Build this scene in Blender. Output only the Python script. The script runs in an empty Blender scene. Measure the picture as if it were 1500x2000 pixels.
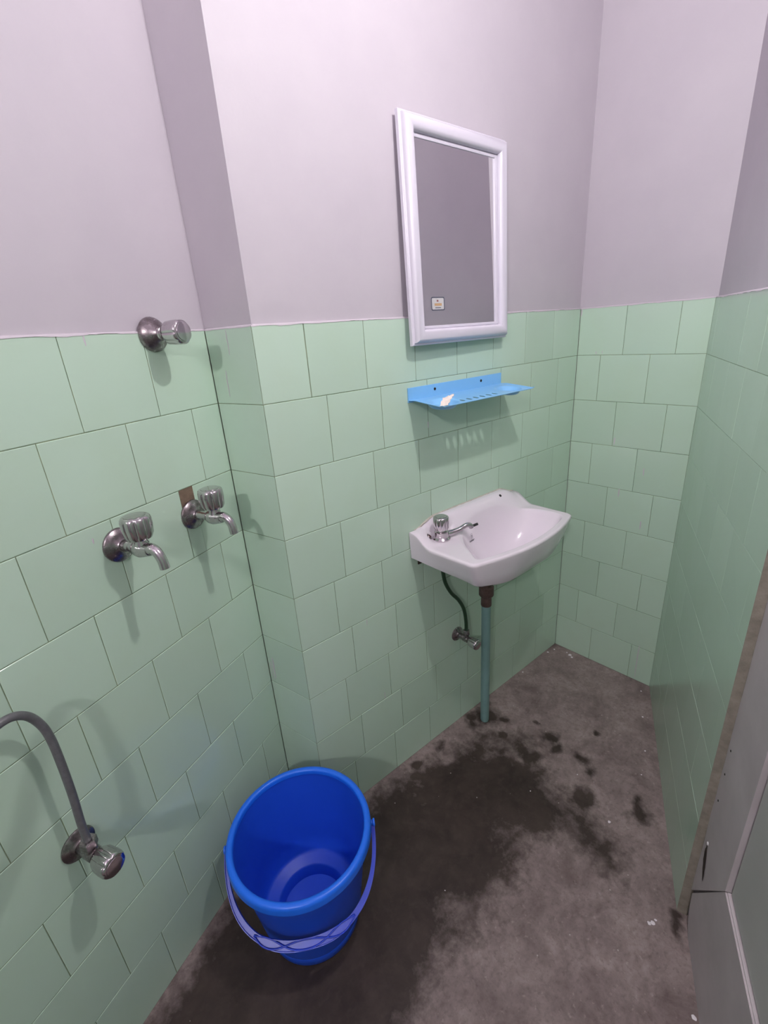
import bpy, bmesh, math, random
from mathutils import Vector, Matrix, noise
random.seed(7)
C = bpy.context.scene.collection
PI = math.pi
# ------------------------------------------------------------------ camera
ROWS = ((0.7695364, -0.6350721, -0.0670609), (-0.2771723, -0.2375494, -0.9309918), (0.5753167, 0.7350195, -0.3588273))
CAM = Vector((-0.410013, -0.889606, 1.319686))
cd = bpy.data.cameras.new('camera'); cam = bpy.data.objects.new('camera', cd); C.objects.link(cam)
cd.sensor_fit = 'HORIZONTAL'; cd.sensor_width = 36.0; cd.lens = 911.11 * 36.0 / 1500.0
cd.clip_start = 0.01
r0, r1, r2 = (Vector(v) for v in ROWS)
mw = Matrix((( r0.x, -r1.x, -r2.x, CAM.x), (r0.y, -r1.y, -r2.y, CAM.y), (r0.z, -r1.z, -r2.z, CAM.z), (0, 0, 0, 1)))
cam.matrix_world = mw
bpy.context.scene.camera = cam
# ------------------------------------------------------------------ light and exposure
sc = bpy.context.scene
vs = sc.view_settings
vs.view_transform = 'Standard'; vs.look = 'None'; vs.gamma = 1.0; vs.use_curve_mapping = False
vs.exposure = 1.0
w = bpy.data.worlds.new('world'); sc.world = w; w.use_nodes = True
w.node_tree.nodes['Background'].inputs[0].default_value = (0.8, 0.85, 1.0, 1)
w.node_tree.nodes['Background'].inputs[1].default_value = 0.02
try:
    sc.cycles.max_bounces = 8; sc.cycles.diffuse_bounces = 5; sc.cycles.glossy_bounces = 4
    sc.cycles.use_denoising = True
    sc.cycles.caustics_reflective = True; sc.cycles.sample_clamp_indirect = 6.0
    sc.cycles.blur_glossy = 0.3
except Exception:
    pass
LAMP_A = (0.22, -0.74, 2.11); LAMP_A_POWER = 770.0; LAMP_A_R = 0.020
LAMP_B = (-1.75, -1.62, 2.20); LAMP_B_POWER = 250.0; LAMP_B_R = 0.058
LAMP_COLOR = (1.0, 0.97, 0.96)
# ------------------------------------------------------------------ room plan
LX, LY, LA = -0.03877, 0.13936, math.radians(26.1177)
BX = 1.18239
RX, RY, RA = 1.20113, -0.38449, math.radians(26.9047)
ROW = 0.15; TW = 0.1528; DADO = 1.348; CEIL = 2.75
FAR = -3.0; JAMB = -0.79; DOOR_END = -1.62
V2 = lambda x, y: Vector((x, y))
L = V2(LX, LY); J = V2(0, 0); B = V2(BX, 0); R = V2(RX, RY)
dL = V2(math.cos(LA), math.sin(LA)); dR = V2(math.cos(RA), math.sin(RA))
# outward-facing (into the room) normals
nL = V2(math.sin(LA), -math.cos(LA)); nS = V2(0, -1); nR = V2(-math.sin(RA), math.cos(RA))
dJ = (J - L).normalized(); nJ = V2(dJ.y, -dJ.x)
if nJ.x > 0: nJ = -nJ
dB = (R - B).normalized(); nB = V2(dB.y, -dB.x)
if nB.x > 0: nB = -nB

def isect(p, d, q, e):
    den = d.x * e.y - d.y * e.x
    t = ((q.x - p.x) * e.y - (q.y - p.y) * e.x) / den
    return p + d * t

# ------------------------------------------------------------------ helpers
def obj(name, bm, mat, parent=None, smooth=False, auto=None):
    me = bpy.data.meshes.new(name)
    bmesh.ops.recalc_face_normals(bm, faces=bm.faces[:])
    if smooth:
        for f in bm.faces: f.smooth = True
    bm.to_mesh(me); bm.free()
    mats = mat if isinstance(mat, (list, tuple)) else [mat]
    for m in mats: me.materials.append(m)
    if auto is not None:
        me.set_sharp_from_angle(angle=math.radians(auto))
    o = bpy.data.objects.new(name, me); C.objects.link(o)
    if parent is not None: o.parent = parent
    return o

def thing(name, label, cat, loc=(0, 0, 0), rotz=0.0, group=None):
    o = bpy.data.objects.new(name, None); C.objects.link(o)
    o.empty_display_size = 0.03
    o.location = loc; o.rotation_euler = (0, 0, rotz)
    o['label'] = label; o['category'] = cat
    if group: o['group'] = group
    return o

def struct(o): o['kind'] = 'structure'; return o

def box(bm, x0, x1, y0, y1, z0, z1, mi=0, bev=0.0):
    vs_ = [bm.verts.new(p) for p in ((x0,y0,z0),(x1,y0,z0),(x1,y1,z0),(x0,y1,z0),(x0,y0,z1),(x1,y0,z1),(x1,y1,z1),(x0,y1,z1))]
    fs = [bm.faces.new([vs_[i] for i in q]) for q in ((3,2,1,0),(4,5,6,7),(0,1,5,4),(1,2,6,5),(2,3,7,6),(3,0,4,7))]
    for f in fs: f.material_index = mi
    if bev > 0:
        es = list({e for f in fs for e in f.edges})
        bmesh.ops.bevel(bm, geom=es, offset=bev, segments=2, affect='EDGES', profile=0.5)
    return vs_

def prism(bm, pts, z0, z1, mi=0):
    a = [bm.verts.new((p[0], p[1], z0)) for p in pts]; b = [bm.verts.new((p[0], p[1], z1)) for p in pts]
    n = len(pts)
    fs = [bm.faces.new(a[::-1]), bm.faces.new(b)]
    for i in range(n):
        fs.append(bm.faces.new((a[i], a[(i+1) % n], b[(i+1) % n], b[i])))
    for f in fs: f.material_index = mi

def frame_for(axis):
    axis = Vector(axis).normalized()
    u = axis.orthogonal().normalized(); v = axis.cross(u).normalized()
    return axis, u, v

def lathe(bm, prof, o=(0, 0, 0), axis=(0, 0, 1), n=32, lobes=0, amp=0.0, cap0=True, cap1=True, mi=0, u=None):
    """prof: (height along axis, radius[, lobe weight])"""
    ax, uu, vv = frame_for(axis)
    o = Vector(o); rings = []
    for p in prof:
        h, r = p[0], p[1]; k = p[2] if len(p) > 2 else 0.0
        ring = []
        for i in range(n):
            t = 2 * PI * i / n
            rr = r
            if lobes and k:
                c = abs(math.sin(lobes * t / 2))
                rr = r * (1 - amp * k * (1 - c ** 0.45))
            ring.append(bm.verts.new(o + ax * h + (uu * math.cos(t) + vv * math.sin(t)) * rr))
        rings.append(ring)
    fs = []
    for a, b in zip(rings, rings[1:]):
        for i in range(n):
            fs.append(bm.faces.new((a[i], a[(i+1) % n], b[(i+1) % n], b[i])))
    if cap0: fs.append(bm.faces.new(rings[0][::-1]))
    if cap1: fs.append(bm.faces.new(rings[-1]))
    for f in fs: f.material_index = mi
    return rings

def spline(pts, sub=8):
    P = [Vector(p) for p in pts]; out = []
    for i in range(len(P) - 1):
        p0 = P[max(i-1, 0)]; p1 = P[i]; p2 = P[i+1]; p3 = P[min(i+2, len(P)-1)]
        for k in range(sub):
            t = k / sub
            out.append(0.5 * ((2*p1) + (p2-p0)*t + (2*p0-5*p1+4*p2-p3)*t*t + (-p0+3*p1-3*p2+p3)*t**3))
    out.append(P[-1]); return out

def closed_spline(pts, sub=8):
    P = [Vector(p) for p in pts]; n = len(P); out = []
    for i in range(n):
        p0, p1, p2, p3 = P[(i-1) % n], P[i], P[(i+1) % n], P[(i+2) % n]
        for k in range(sub):
            t = k / sub
            out.append(0.5 * ((2*p1) + (p2-p0)*t + (2*p0-5*p1+4*p2-p3)*t*t + (-p0+3*p1-3*p2+p3)*t**3))
    return out

def tube(bm, pts, r, n=14, sub=8, radii=None, smoothed=True, mi=0):
    path = spline(pts, sub) if smoothed else [Vector(p) for p in pts]
    m = len(path)
    T = [(path[min(i+1, m-1)] - path[max(i-1, 0)]).normalized() for i in range(m)]
    u = T[0].orthogonal().normalized(); rings = []
    for i in range(m):
        u = (u - T[i] * u.dot(T[i])).normalized(); v = T[i].cross(u)
        if radii:
            f = i / (m-1) * (len(radii)-1); k = min(int(f), len(radii)-2); rr = radii[k] + (radii[k+1]-radii[k]) * (f-k)
        else: rr = r
        rings.append([bm.verts.new(path[i] + (u*math.cos(2*PI*j/n) + v*math.sin(2*PI*j/n)) * rr) for j in range(n)])
    for a, b in zip(rings, rings[1:]):
        for j in range(n): bm.faces.new((a[j], a[(j+1) % n], b[(j+1) % n], b[j])).material_index = mi
    bm.faces.new(rings[0][::-1]).material_index = mi; bm.faces.new(rings[-1]).material_index = mi

def sstep(a, b, x):
    t = max(0.0, min(1.0, (x - a) / (b - a))); return t*t*(3-2*t)

# ------------------------------------------------------------------ materials
def srgb(r, g, b):
    f = lambda c: (c/255/12.92) if c/255 <= 0.04045 else ((c/255+0.055)/1.055)**2.4
    return (f(r), f(g), f(b), 1.0)

class NT:
    def __init__(s, name):
        s.m = bpy.data.materials.new(name); s.m.use_nodes = True; s.t = s.m.node_tree; s.t.nodes.clear()
        s.out = s.n('ShaderNodeOutputMaterial'); s.b = s.n('ShaderNodeBsdfPrincipled')
        s.l(s.b.outputs[0], s.out.inputs[0])
    def n(s, k, **kw):
        x = s.t.nodes.new(k)
        for a, b in kw.items(): setattr(x, a, b)
        return x
    def l(s, a, b): s.t.links.new(a, b)
    def pos(s): return s.n('ShaderNodeNewGeometry').outputs['Position']
    def noise(s, scale, detail=4, rough=0.6, vec=None, dist=0.0):
        x = s.n('ShaderNodeTexNoise'); x.inputs['Scale'].default_value = scale; x.inputs['Detail'].default_value = detail
        x.inputs['Roughness'].default_value = rough; x.inputs['Distortion'].default_value = dist
        s.l(vec if vec is not None else s.pos(), x.inputs['Vector']); return x.outputs['Fac']
    def ramp(s, v, a, b, ca=(0,0,0,1), cb=(1,1,1,1)):
        x = s.n('ShaderNodeValToRGB'); e = x.color_ramp.elements
        e[0].position = a; e[0].color = ca; e[1].position = b; e[1].color = cb
        s.l(v, x.inputs[0]); return x.outputs[0]
    def mix(s, f, a, b, mode='MIX'):
        x = s.n('ShaderNodeMix', data_type='RGBA', blend_type=mode)
        for v, i in ((f, 0), (a, 6), (b, 7)):
            if isinstance(v, (int, float)): x.inputs[i].default_value = v
            elif isinstance(v, tuple): x.inputs[i].default_value = v
            else: s.l(v, x.inputs[i])
        return x.outputs[2]
    def math(s, op, a, b=None):
        x = s.n('ShaderNodeMath', operation=op)
        for v, i in ((a, 0), (b, 1)):
            if v is None: continue
            if isinstance(v, (int, float)): x.inputs[i].default_value = v
            else: s.l(v, x.inputs[i])
        return x.outputs[0]
    def bump(s, h, st, d=0.002):
        x = s.n('ShaderNodeBump'); x.inputs['Strength'].default_value = st; x.inputs['Distance'].default_value = d
        s.l(h, x.inputs['Height']); s.l(x.outputs[0], s.b.inputs['Normal'])
    def set(s, **kw):
        names = dict(col='Base Color', rough='Roughness', metal='Metallic', spec='Specular IOR Level', coat='Coat Weight', crough='Coat Roughness', trans='Transmission Weight', sss='Subsurface Weight')
        for k, v in kw.items():
            i = s.b.inputs[names[k]]
            if isinstance(v, (int, float, tuple)): i.default_value = v
            else: s.l(v, i)
        return s.m

def plaster():
    s = NT('plaster_paint'); n = s.noise(6, 5, 0.6); f = s.noise(140, 3, 0.6)
    c = s.mix(s.ramp(n, 0.3, 0.75), srgb(188, 181, 190), srgb(194, 187, 195))
    s.bump(s.math('ADD', s.math('MULTIPLY', n, 3.0), s.math('MULTIPLY', f, 0.25)), 0.12, 0.003)
    return s.set(col=c, rough=0.55, spec=0.3)

def tile_mat():
    s = NT('green_glazed_tile')
    a = s.n('ShaderNodeAttribute', attribute_name='tint')
    base = s.mix(a.outputs['Fac'], srgb(186, 210, 192), srgb(193, 217, 199))
    n = s.noise(9, 4, 0.6)
    base = s.mix(s.math('MULTIPLY', s.ramp(n, 0.45, 0.8), 0.25), base, srgb(184, 206, 178))
    # tiny glaze pits and paint specks
    v = s.n('ShaderNodeTexVoronoi'); v.inputs['Scale'].default_value = 13.0; v.inputs['Randomness'].default_value = 1.0
    mp = s.n('ShaderNodeMapping'); mp.inputs['Scale'].default_value = (1, 1, 0.45); s.l(s.pos(), mp.inputs[0]); s.l(mp.outputs[0], v.inputs['Vector'])
    sp = s.math('LESS_THAN', v.outputs['Distance'], 0.028)
    gate = s.math('GREATER_THAN', s.noise(5, 2, 0.5), 0.56)
    col = s.mix(s.math('MULTIPLY', s.math('MULTIPLY', sp, gate), 0.55), base, srgb(222, 226, 222))
    s.bump(s.noise(14, 2, 0.5), 0.06, 0.004)
    return s.set(col=col, rough=0.14, spec=0.5)

def grout():
    s = NT('grout'); n = s.noise(22, 3, 0.6)
    return s.set(col=s.mix(s.ramp(n, 0.35, 0.7), srgb(88, 108, 84), srgb(140, 150, 118)), rough=0.85)

def plain(name, col, rough=0.5, var=0.0, scale=20, metal=0.0, spec=0.5, bump=0.0, coat=0.0):
    s = NT(name)
    if var > 0:
        d = tuple(c * (1 - var) for c in col[:3]) + (1.0,)
        s.set(col=s.mix(s.ramp(s.noise(scale, 4, 0.6), 0.35, 0.7), d, col))
    else: s.set(col=col)
    if bump > 0: s.bump(s.noise(scale * 3, 4, 0.6), bump, 0.002)
    return s.set(rough=rough, metal=metal, spec=spec, coat=coat)

def chrome(name, dirt):
    s = NT(name); n = s.noise(60, 4, 0.65)
    m = s.ramp(n, 0.42, 0.7)
    a = srgb(214 - 62*dirt, 208 - 66*dirt, 212 - 66*dirt)
    c = s.mix(s.math('MULTIPLY', m, dirt), a, srgb(100, 88, 90))
    r = s.math('ADD', s.math('MULTIPLY', m, 0.2 * dirt), 0.08 + 0.2 * dirt)
    return s.set(col=c, rough=r, metal=1.0)

def floor_mat():
    s = NT('damp_cement_floor')
    a = s.n('ShaderNodeAttribute', attribute_name='damp').outputs['Fac']
    P = s.pos()
    n1 = s.noise(9, 6, 0.68, P, 0.4); n2 = s.noise(38, 5, 0.65, P); n3 = s.noise(2.6, 4, 0.6, P); n4 = s.noise(110, 4, 0.6, P)
    dry = s.mix(s.ramp(n1, 0.32, 0.68), srgb(110, 96, 95), srgb(160, 145, 143))
    dry = s.mix(s.math('MULTIPLY', s.ramp(n2, 0.4, 0.75), 0.5), dry, srgb(96, 80, 77))
    dry = s.mix(s.math('MULTIPLY', s.ramp(n3, 0.4, 0.7), 0.25), dry, srgb(150, 137, 133))
    dry = s.mix(s.math('MULTIPLY', s.ramp(n4, 0.52, 0.70), 0.4), dry, srgb(88, 74, 72))
    dry = s.mix(s.math('MULTIPLY', s.ramp(s.noise(17, 6, 0.75, P, 0.8), 0.55, 0.7), 0.35), dry, srgb(84, 68, 66))
    dry = s.mix(s.math('MULTIPLY', s.ramp(s.noise(75, 3, 0.6, P), 0.62, 0.72), 0.4), dry, srgb(178, 166, 160))
    wet = s.mix(s.ramp(n1, 0.3, 0.72), srgb(42, 32, 30), srgb(70, 58, 54))
    wet = s.mix(s.math('MULTIPLY', s.ramp(n2, 0.5, 0.75), 0.5), wet, srgb(78, 66, 62))
    d = s.math('ADD', a, s.math('MULTIPLY', s.math('SUBTRACT', n2, 0.5), 0.75))
    d = s.math('ADD', d, s.math('MULTIPLY', s.math('SUBTRACT', n1, 0.5), 1.1))
    mask = s.ramp(d, 0.32, 0.74)
    col = s.mix(mask, dry, wet)
    # paint specks
    v = s.n('ShaderNodeTexVoronoi'); v.inputs['Scale'].default_value = 24; s.l(P, v.inputs['Vector'])
    sp = s.math('MULTIPLY', s.math('LESS_THAN', v.outputs['Distance'], 0.045), s.math('GREATER_THAN', s.noise(4, 2, 0.5, P), 0.53))
    col = s.mix(s.math('MULTIPLY', sp, 0.6), col, srgb(190, 182, 176))
    r = s.math('SUBTRACT', 0.72, s.math('MULTIPLY', mask, 0.2))
    s.bump(s.math('ADD', n2, s.math('MULTIPLY', n4, 0.4)), 0.25, 0.002)
    return s.set(col=col, rough=r, spec=0.35)

M = {}
M['plaster'] = plaster(); M['tile'] = tile_mat(); M['grout'] = grout(); M['floor'] = floor_mat()
M['paint'] = plain('white_paint_drips', srgb(228, 220, 226), 0.5)
M['edge_paint'] = plain('wall_paint_edge', srgb(198, 190, 198), 0.55)
M['dark'] = plain('dark_gap', srgb(38, 44, 34), 0.9)
M['mortar'] = plain('bare_mortar', srgb(128, 108, 92), 0.95, 0.3, 60, bump=0.6)
M['rough_mortar'] = plain('painted_mortar_reveal', srgb(152, 143, 132), 0.9, 0.3, 50, bump=0.6)
M['chrome'] = chrome('chrome', 0.15); M['dull_chrome'] = chrome('dull_chrome', 0.85)
M['ceramic'] = plain('white_sanitary_ceramic', srgb(232, 222, 232), 0.12, 0.02, 5, coat=0.3)
M['caulk'] = plain('yellowed_sealant', srgb(206, 200, 188), 0.7, 0.25, 80)
M['blue'] = plain('blue_bucket_plastic', srgb(30, 82, 214), 0.42, 0.04, 12)
M['blue_rim'] = plain('blue_rim_plastic', srgb(30, 110, 240), 0.35)
M['handle_blue'] = plain('blue_handle_plastic', srgb(26, 62, 200), 0.34)
M['shelf_blue'] = plain('light_blue_shelf_plastic', srgb(132, 192, 240), 0.3, 0.03, 10)
M['white_plastic'] = plain('white_frame_plastic', srgb(216, 211, 224), 0.22, 0.01, 10)
M['pvc'] = plain('teal_painted_pipe', srgb(120, 154, 152), 0.4, 0.12, 25, bump=0.1)
M['brown_metal'] = plain('corroded_brown_metal', srgb(112, 90, 86), 0.6, 0.4, 70, metal=0.3, bump=0.4)
M['iron'] = plain('dark_rusty_iron', srgb(74, 60, 54), 0.7, 0.4, 60)
M['hose_gray'] = plain('grey_braided_hose', srgb(104, 104, 108), 0.38, 0.25, 120, spec=0.6)
M['hose_green'] = plain('dark_green_hose', srgb(34, 62, 42), 0.35)
M['rubber'] = plain('black_rubber', srgb(24, 24, 26), 0.5)
M['wood'] = plain('grey_painted_wood', srgb(198, 188, 192), 0.5, 0.16, 7, bump=0.25)
M['leaf'] = plain('grey_door_paint', srgb(184, 184, 182), 0.45, 0.08, 5)
M['rot'] = plain('dark_rotten_wood', srgb(64, 48, 44), 0.9, 0.4, 80)
M['hole'] = plain('dark_hole', srgb(30, 22, 24), 0.9)
M['ink'] = plain('dark_grey_print', srgb(70, 70, 84), 0.4)
s_ = NT('mirror_glass'); M['mirror'] = s_.set(col=(0.90, 0.90, 0.91, 1), metal=1.0, rough=0.015)
M['sticker'] = plain('sticker_paper', srgb(206, 204, 206), 0.5, 0.1, 200)
M['sticker_edge'] = plain('sticker_dark_blue_edge', srgb(62, 66, 88), 0.5)
M['sticker_gold'] = plain('sticker_gold_print', srgb(196, 160, 120), 0.5)
M['paper'] = plain('crumpled_white_paper', srgb(236, 222, 214), 0.7, 0.08, 60)
bs = NT('bulb_glow'); em = bs.n('ShaderNodeEmission'); em.inputs[0].default_value = LAMP_COLOR + (1,); em.inputs[1].default_value = LAMP_A_POWER
bs.l(em.outputs[0], bs.out.inputs[0]); M['bulb'] = bs.m
bs = NT('far_bulb_glow'); em = bs.n('ShaderNodeEmission'); em.inputs[0].default_value = LAMP_COLOR + (1,); em.inputs[1].default_value = LAMP_B_POWER
bs.l(em.outputs[0], bs.out.inputs[0]); M['bulb_far'] = bs.m

# ------------------------------------------------------------------ walls
D = 0.006                                        # tiles stand proud of the plaster
off = lambda p, n: p - n * D
Lr = isect(off(L, nL), dL, off(L, nJ), dJ)
Jr = isect(off(J, nS), V2(1, 0), off(J, nJ), dJ)
Br = isect(off(B, nS), V2(1, 0), off(B, nB), dB)
Rr = isect(off(R, nR), dR, off(R, nB), dB)
TH = 0.12
def wall(name, pts, z0=0.0, z1=CEIL, mats=None):
    bm = bmesh.new(); prism(bm, pts, z0, z1); return struct(obj(name, bm, mats or M['plaster']))
Lend = L + dL * FAR - nL * D; Rend = R + dR * FAR - nR * D
wall_left = wall('wall_left', [Lr, Lr - nL * TH, Lend - nL * TH, Lend])
wall_sink = wall('wall_center', [Lr, Jr, Br, V2(Br.x, Lr.y + 0.108), Lr - nL * TH])
wall_back = wall('wall_back', [Br, Rr, Rr + V2(TH, -0.0), V2(Br.x + TH + 0.02, Lr.y + 0.108), V2(Br.x, Lr.y + 0.108)])
# right wall with its door opening, built along the wall
bm = bmesh.new()
def rw(s, d): return R + dR * s + nR * d
s_r = (Rr - R).dot(dR)
prism(bm, [Rr, rw(JAMB, -D), rw(JAMB, -TH), rw(s_r + 0.05, -TH), Rr + V2(0.06, -0.0)], 0, CEIL)
prism(bm, [rw(DOOR_END, -D), Rend, Rend - nR * TH, rw(DOOR_END, -TH)], 0, CEIL)
prism(bm, [rw(JAMB, -D), rw(DOOR_END, -D), rw(DOOR_END, -TH), rw(JAMB, -TH)], 2.08, CEIL)
wall_right = struct(obj('wall_right', bm, M['plaster']))
wall_rear = wall('wall_rear', [Lend, Lend - dL * TH, Rend - dR * TH, Rend])
bm = bmesh.new()
prism(bm, [Lend - nL*TH - dL*TH, Lr - nL*TH, V2(Br.x+TH+0.02, Lr.y+0.108), Rr + V2(TH+0.05, -0.05), rw(0.05, -TH), Rend - nR*TH - dR*TH], CEIL, CEIL + 0.08)
ceil_ = struct(obj('ceiling', bm, M['plaster']))

# ---- tiles as bevelled plates on a grout bed, one dado mesh per wall face
def dado(name, parent, origin, d, n, s0, s1, offs, skip=(), wide=(), rows=9, gap=0.0006, ch=0.0009):
    """origin+d*s along the wall, n into the room; offs[j] = position of one joint in row j counted from the top"""
    bm = bmesh.new(); col = bm.faces.layers.float.new('tint_f')
    tints = []
    P = lambda s, z, h: Vector((origin.x + d.x*s + n.x*h, origin.y + d.y*s + n.y*h, z))
    def quad(a, mi, t=0.5):
        f = bm.faces.new([bm.verts.new(p) for p in a]); f.material_index = mi; f[col] = t
        return f
    # grout bed
    hb = -0.0007
    quad([P(s0, 0, hb), P(s1, 0, hb), P(s1, DADO, hb), P(s0, DADO, hb)], 1)
    quad([P(s0, DADO, -D), P(s1, DADO, -D), P(s1, DADO, hb), P(s0, DADO, hb)], 2)
    def plate(a, b, z0, z1, ga=gap, gb=gap):
        g = max(gap, 0.0004); a += ga; b -= gb; z0 += g; z1 -= g
        if b - a < 0.004: return
        t = random.random(); c = ch
        ci = [random.uniform(-0.00022, 0.00022) for _ in range(4)]
        o = [(a, z0), (b, z0), (b, z1), (a, z1)]; i_ = [(a+c, z0+c), (b-c, z0+c), (b-c, z1-c), (a+c, z1-c)]
        vo = [bm.verts.new(P(s, z, hb)) for s, z in o]; vi = [bm.verts.new(P(s, z, ci[k])) for k, (s, z) in enumerate(i_)]
        f = bm.faces.new(vi); f[col] = t; f.material_index = 0
        for k in range(4):
            f = bm.faces.new((vo[k], vo[(k+1) % 4], vi[(k+1) % 4], vi[k])); f[col] = t; f.material_index = 0
    for j in range(rows):
        z1 = min(DADO, (rows - j) * ROW); z0 = (rows - j - 1) * ROW
        o = offs[j % len(offs)] if isinstance(offs, (list, tuple)) else offs
        if o is None: cuts = []
        else:
            k0 = math.ceil((s0 - o) / TW); cuts = []
            s = o + k0 * TW
            while s < s1 - 0.004:
                if s > s0 + 0.004: cuts.append(s + random.uniform(-0.001, 0.001))
                s += TW
        e = [s0] + cuts + [s1]
        for a, b in zip(e, e[1:]):
            nt = [q for q in skip if q[0] == j and a - 0.02 < q[1] < b]
            if nt:
                _, na, nb, nz = nt[0]
                plate(a, nb, z0, nz, gb=0.0); plate(nb, b, z0, z1, ga=0.0)
                
                quad([P(a, nz, 0.0002 - 0.003*0 - 0.0006), P(nb, nz, -0.0004), P(nb, z1, -0.0004), P(a, z1, -0.0004)], 3)
                continue
            ga = 0.0014 if (j, 'R') in wide and abs(a - e[1]) < 1e-6 else gap
            plate(a, b, z0, z1, ga=ga)
    me = bpy.data.meshes.new(name); bm.normal_update()
    # orient normals into the room
    for f in bm.faces:
        if f.normal.x * n.x + f.normal.y * n.y < -0.2: f.normal_flip()
    bm.to_mesh(me)
    vals = [f[col] for f in bm.faces]; bm.free()
    for m_ in (M['tile'], M['grout'], M['paint'], M['mortar']): me.materials.append(m_)
    at = me.attributes.new('tint', 'FLOAT', 'FACE')
    at.data.foreach_set('value', vals)
    o = bpy.data.objects.new(name, me); C.objects.link(o); o.parent = parent
    return o

dado('tile_dado', wall_left, L, dL, nL, FAR + D, 0.0, [-0.0005, -0.0765], skip=[(2, -0.150, -0.118, 0.985)])
dado('tile_dado', wall_sink, J, V2(1, 0), nS, 0.0, BX, [0.113, 0.151], wide=[(0, 'R')])
dado('tile_dado', wall_sink, L, dJ, nJ, 0.0, (J - L).length, None)
dado('tile_dado', wall_back, B, dB, nB, 0.0, (R - B).length, [0.150, 0.081])
dado('tile_dado', wall_right, R, dR, nR, JAMB, 0.0, [-0.06, -0.136], gap=0.0, ch=0.0003)
dado('tile_dado', wall_right, R, dR, nR, FAR + D, DOOR_END, [-0.06, -0.136])

# ---- ragged paint line and paint drips over the tile edge, one mesh per wall
def paint_edge(parent, origin, d, n, s0, s1, drips=()):
    bm = bmesh.new()
    N = max(6, int(abs(s1 - s0) / 0.006))
    top, bot = [], []
    for i in range(N + 1):
        s = s0 + (s1 - s0) * i / N
        q = noise.noise(Vector((s * 22 + origin.x * 9, d.x * 7, 1.7))) * 0.0022 + noise.noise(Vector((s * 90, d.y * 5, 4.1))) * 0.0012
        a = origin + d * s + n * 0.0006; b = origin + d * s - n * (D - 0.0005)
        bot.append((bm.verts.new((a.x, a.y, DADO - 0.0012 + q)), bm.verts.new((a.x, a.y, DADO + 0.0006))))
        top.append(bm.verts.new((b.x, b.y, DADO + 0.003)))
    for i in range(N):
        bm.faces.new((bot[i][0], bot[i+1][0], bot[i+1][1], bot[i][1]))
        bm.faces.new((bot[i][1], bot[i+1][1], top[i+1], top[i]))
    for s, z0, z1, wd in drips:
        K = 6; row = []
        for k in range(K + 1):
            z = z1 + (z0 - z1) * k / K; ww = wd * (0.35 + 0.65 * math.sin(PI * min(1, 0.15 + 0.8 * k / K)))
            sh = s + noise.noise(Vector((z * 40, s * 30, 2))) * 0.0015
            row.append([bm.verts.new((origin.x + d.x*(sh+e) + n.x*h, origin.y + d.y*(sh+e) + n.y*h, z)) for e, h in ((-ww/2, 0.0003), (0, 0.0011), (ww/2, 0.0003))])
        for a, b in zip(row, row[1:]):
            for q in range(2): bm.faces.new((a[q], a[q+1], b[q+1], b[q]))
    o = obj('paint_edge', bm, M['edge_paint'], parent, smooth=True)
    return o
paint_edge(wall_left, L, dL, nL, FAR + D, 0.0, [(-0.262, 1.331, 1.347, 0.003), (-0.345, 1.02, 1.03, 0.003)])
paint_edge(wall_sink, J, V2(1, 0), nS, 0.0, BX, [(0.20, 0.58, 0.60, 0.002), (0.24, 0.3, 0.325, 0.002), (0.455, 1.075, 1.092, 0.003), (0.575, 1.13, 1.145, 0.003)])
paint_edge(wall_sink, L, dJ, nJ, 0.0, (J - L).length, [(0.068, 1.298, 1.345, 0.0025), (0.045, 1.215, 1.268, 0.003), (0.022, 0.465, 0.535, 0.005), (0.012, 0.46, 0.52, 0.002)])
paint_edge(wall_back, B, dB, nB, 0.0, (R - B).length, [(0.004, 1.325, 1.347, 0.004), (0.065, 1.203, 1.212, 0.003), (0.085, 1.203, 1.214, 0.002), (0.155, 0.905, 0.93, 0.004), (0.262, 0.812, 0.838, 0.004), (0.19, 0.722, 0.752, 0.004), (0.33, 0.01, 0.16, 0.003), (0.275, 0.62, 0.65, 0.004)])
paint_edge(wall_right, R, dR, nR, JAMB, 0.0)

# bare plaster at the end of the right wall beside the door frame
bm = bmesh.new()
N = 60
a_, b_, c_ = [], [], []
for i in range(N + 1):
    z = i * 2.08 / N
    j = noise.noise(Vector((z * 14, 3.1, 0))) * 0.004
    for lst, (s, dd) in ((a_, (JAMB + 0.0, 0.0004)), (b_, (JAMB - 0.002 + j * 0.2, -0.006)), (c_, (JAMB - 0.004 + j*0.5, -0.020))):
        p = rw(s, dd); lst.append(bm.verts.new((p.x, p.y, z)))
for i in range(N):
    bm.faces.new((a_[i], a_[i+1], b_[i+1], b_[i])); bm.faces.new((b_[i], b_[i+1], c_[i+1], c_[i]))
obj('mortar_reveal', bm, M['rough_mortar'], wall_right, smooth=True)

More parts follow.
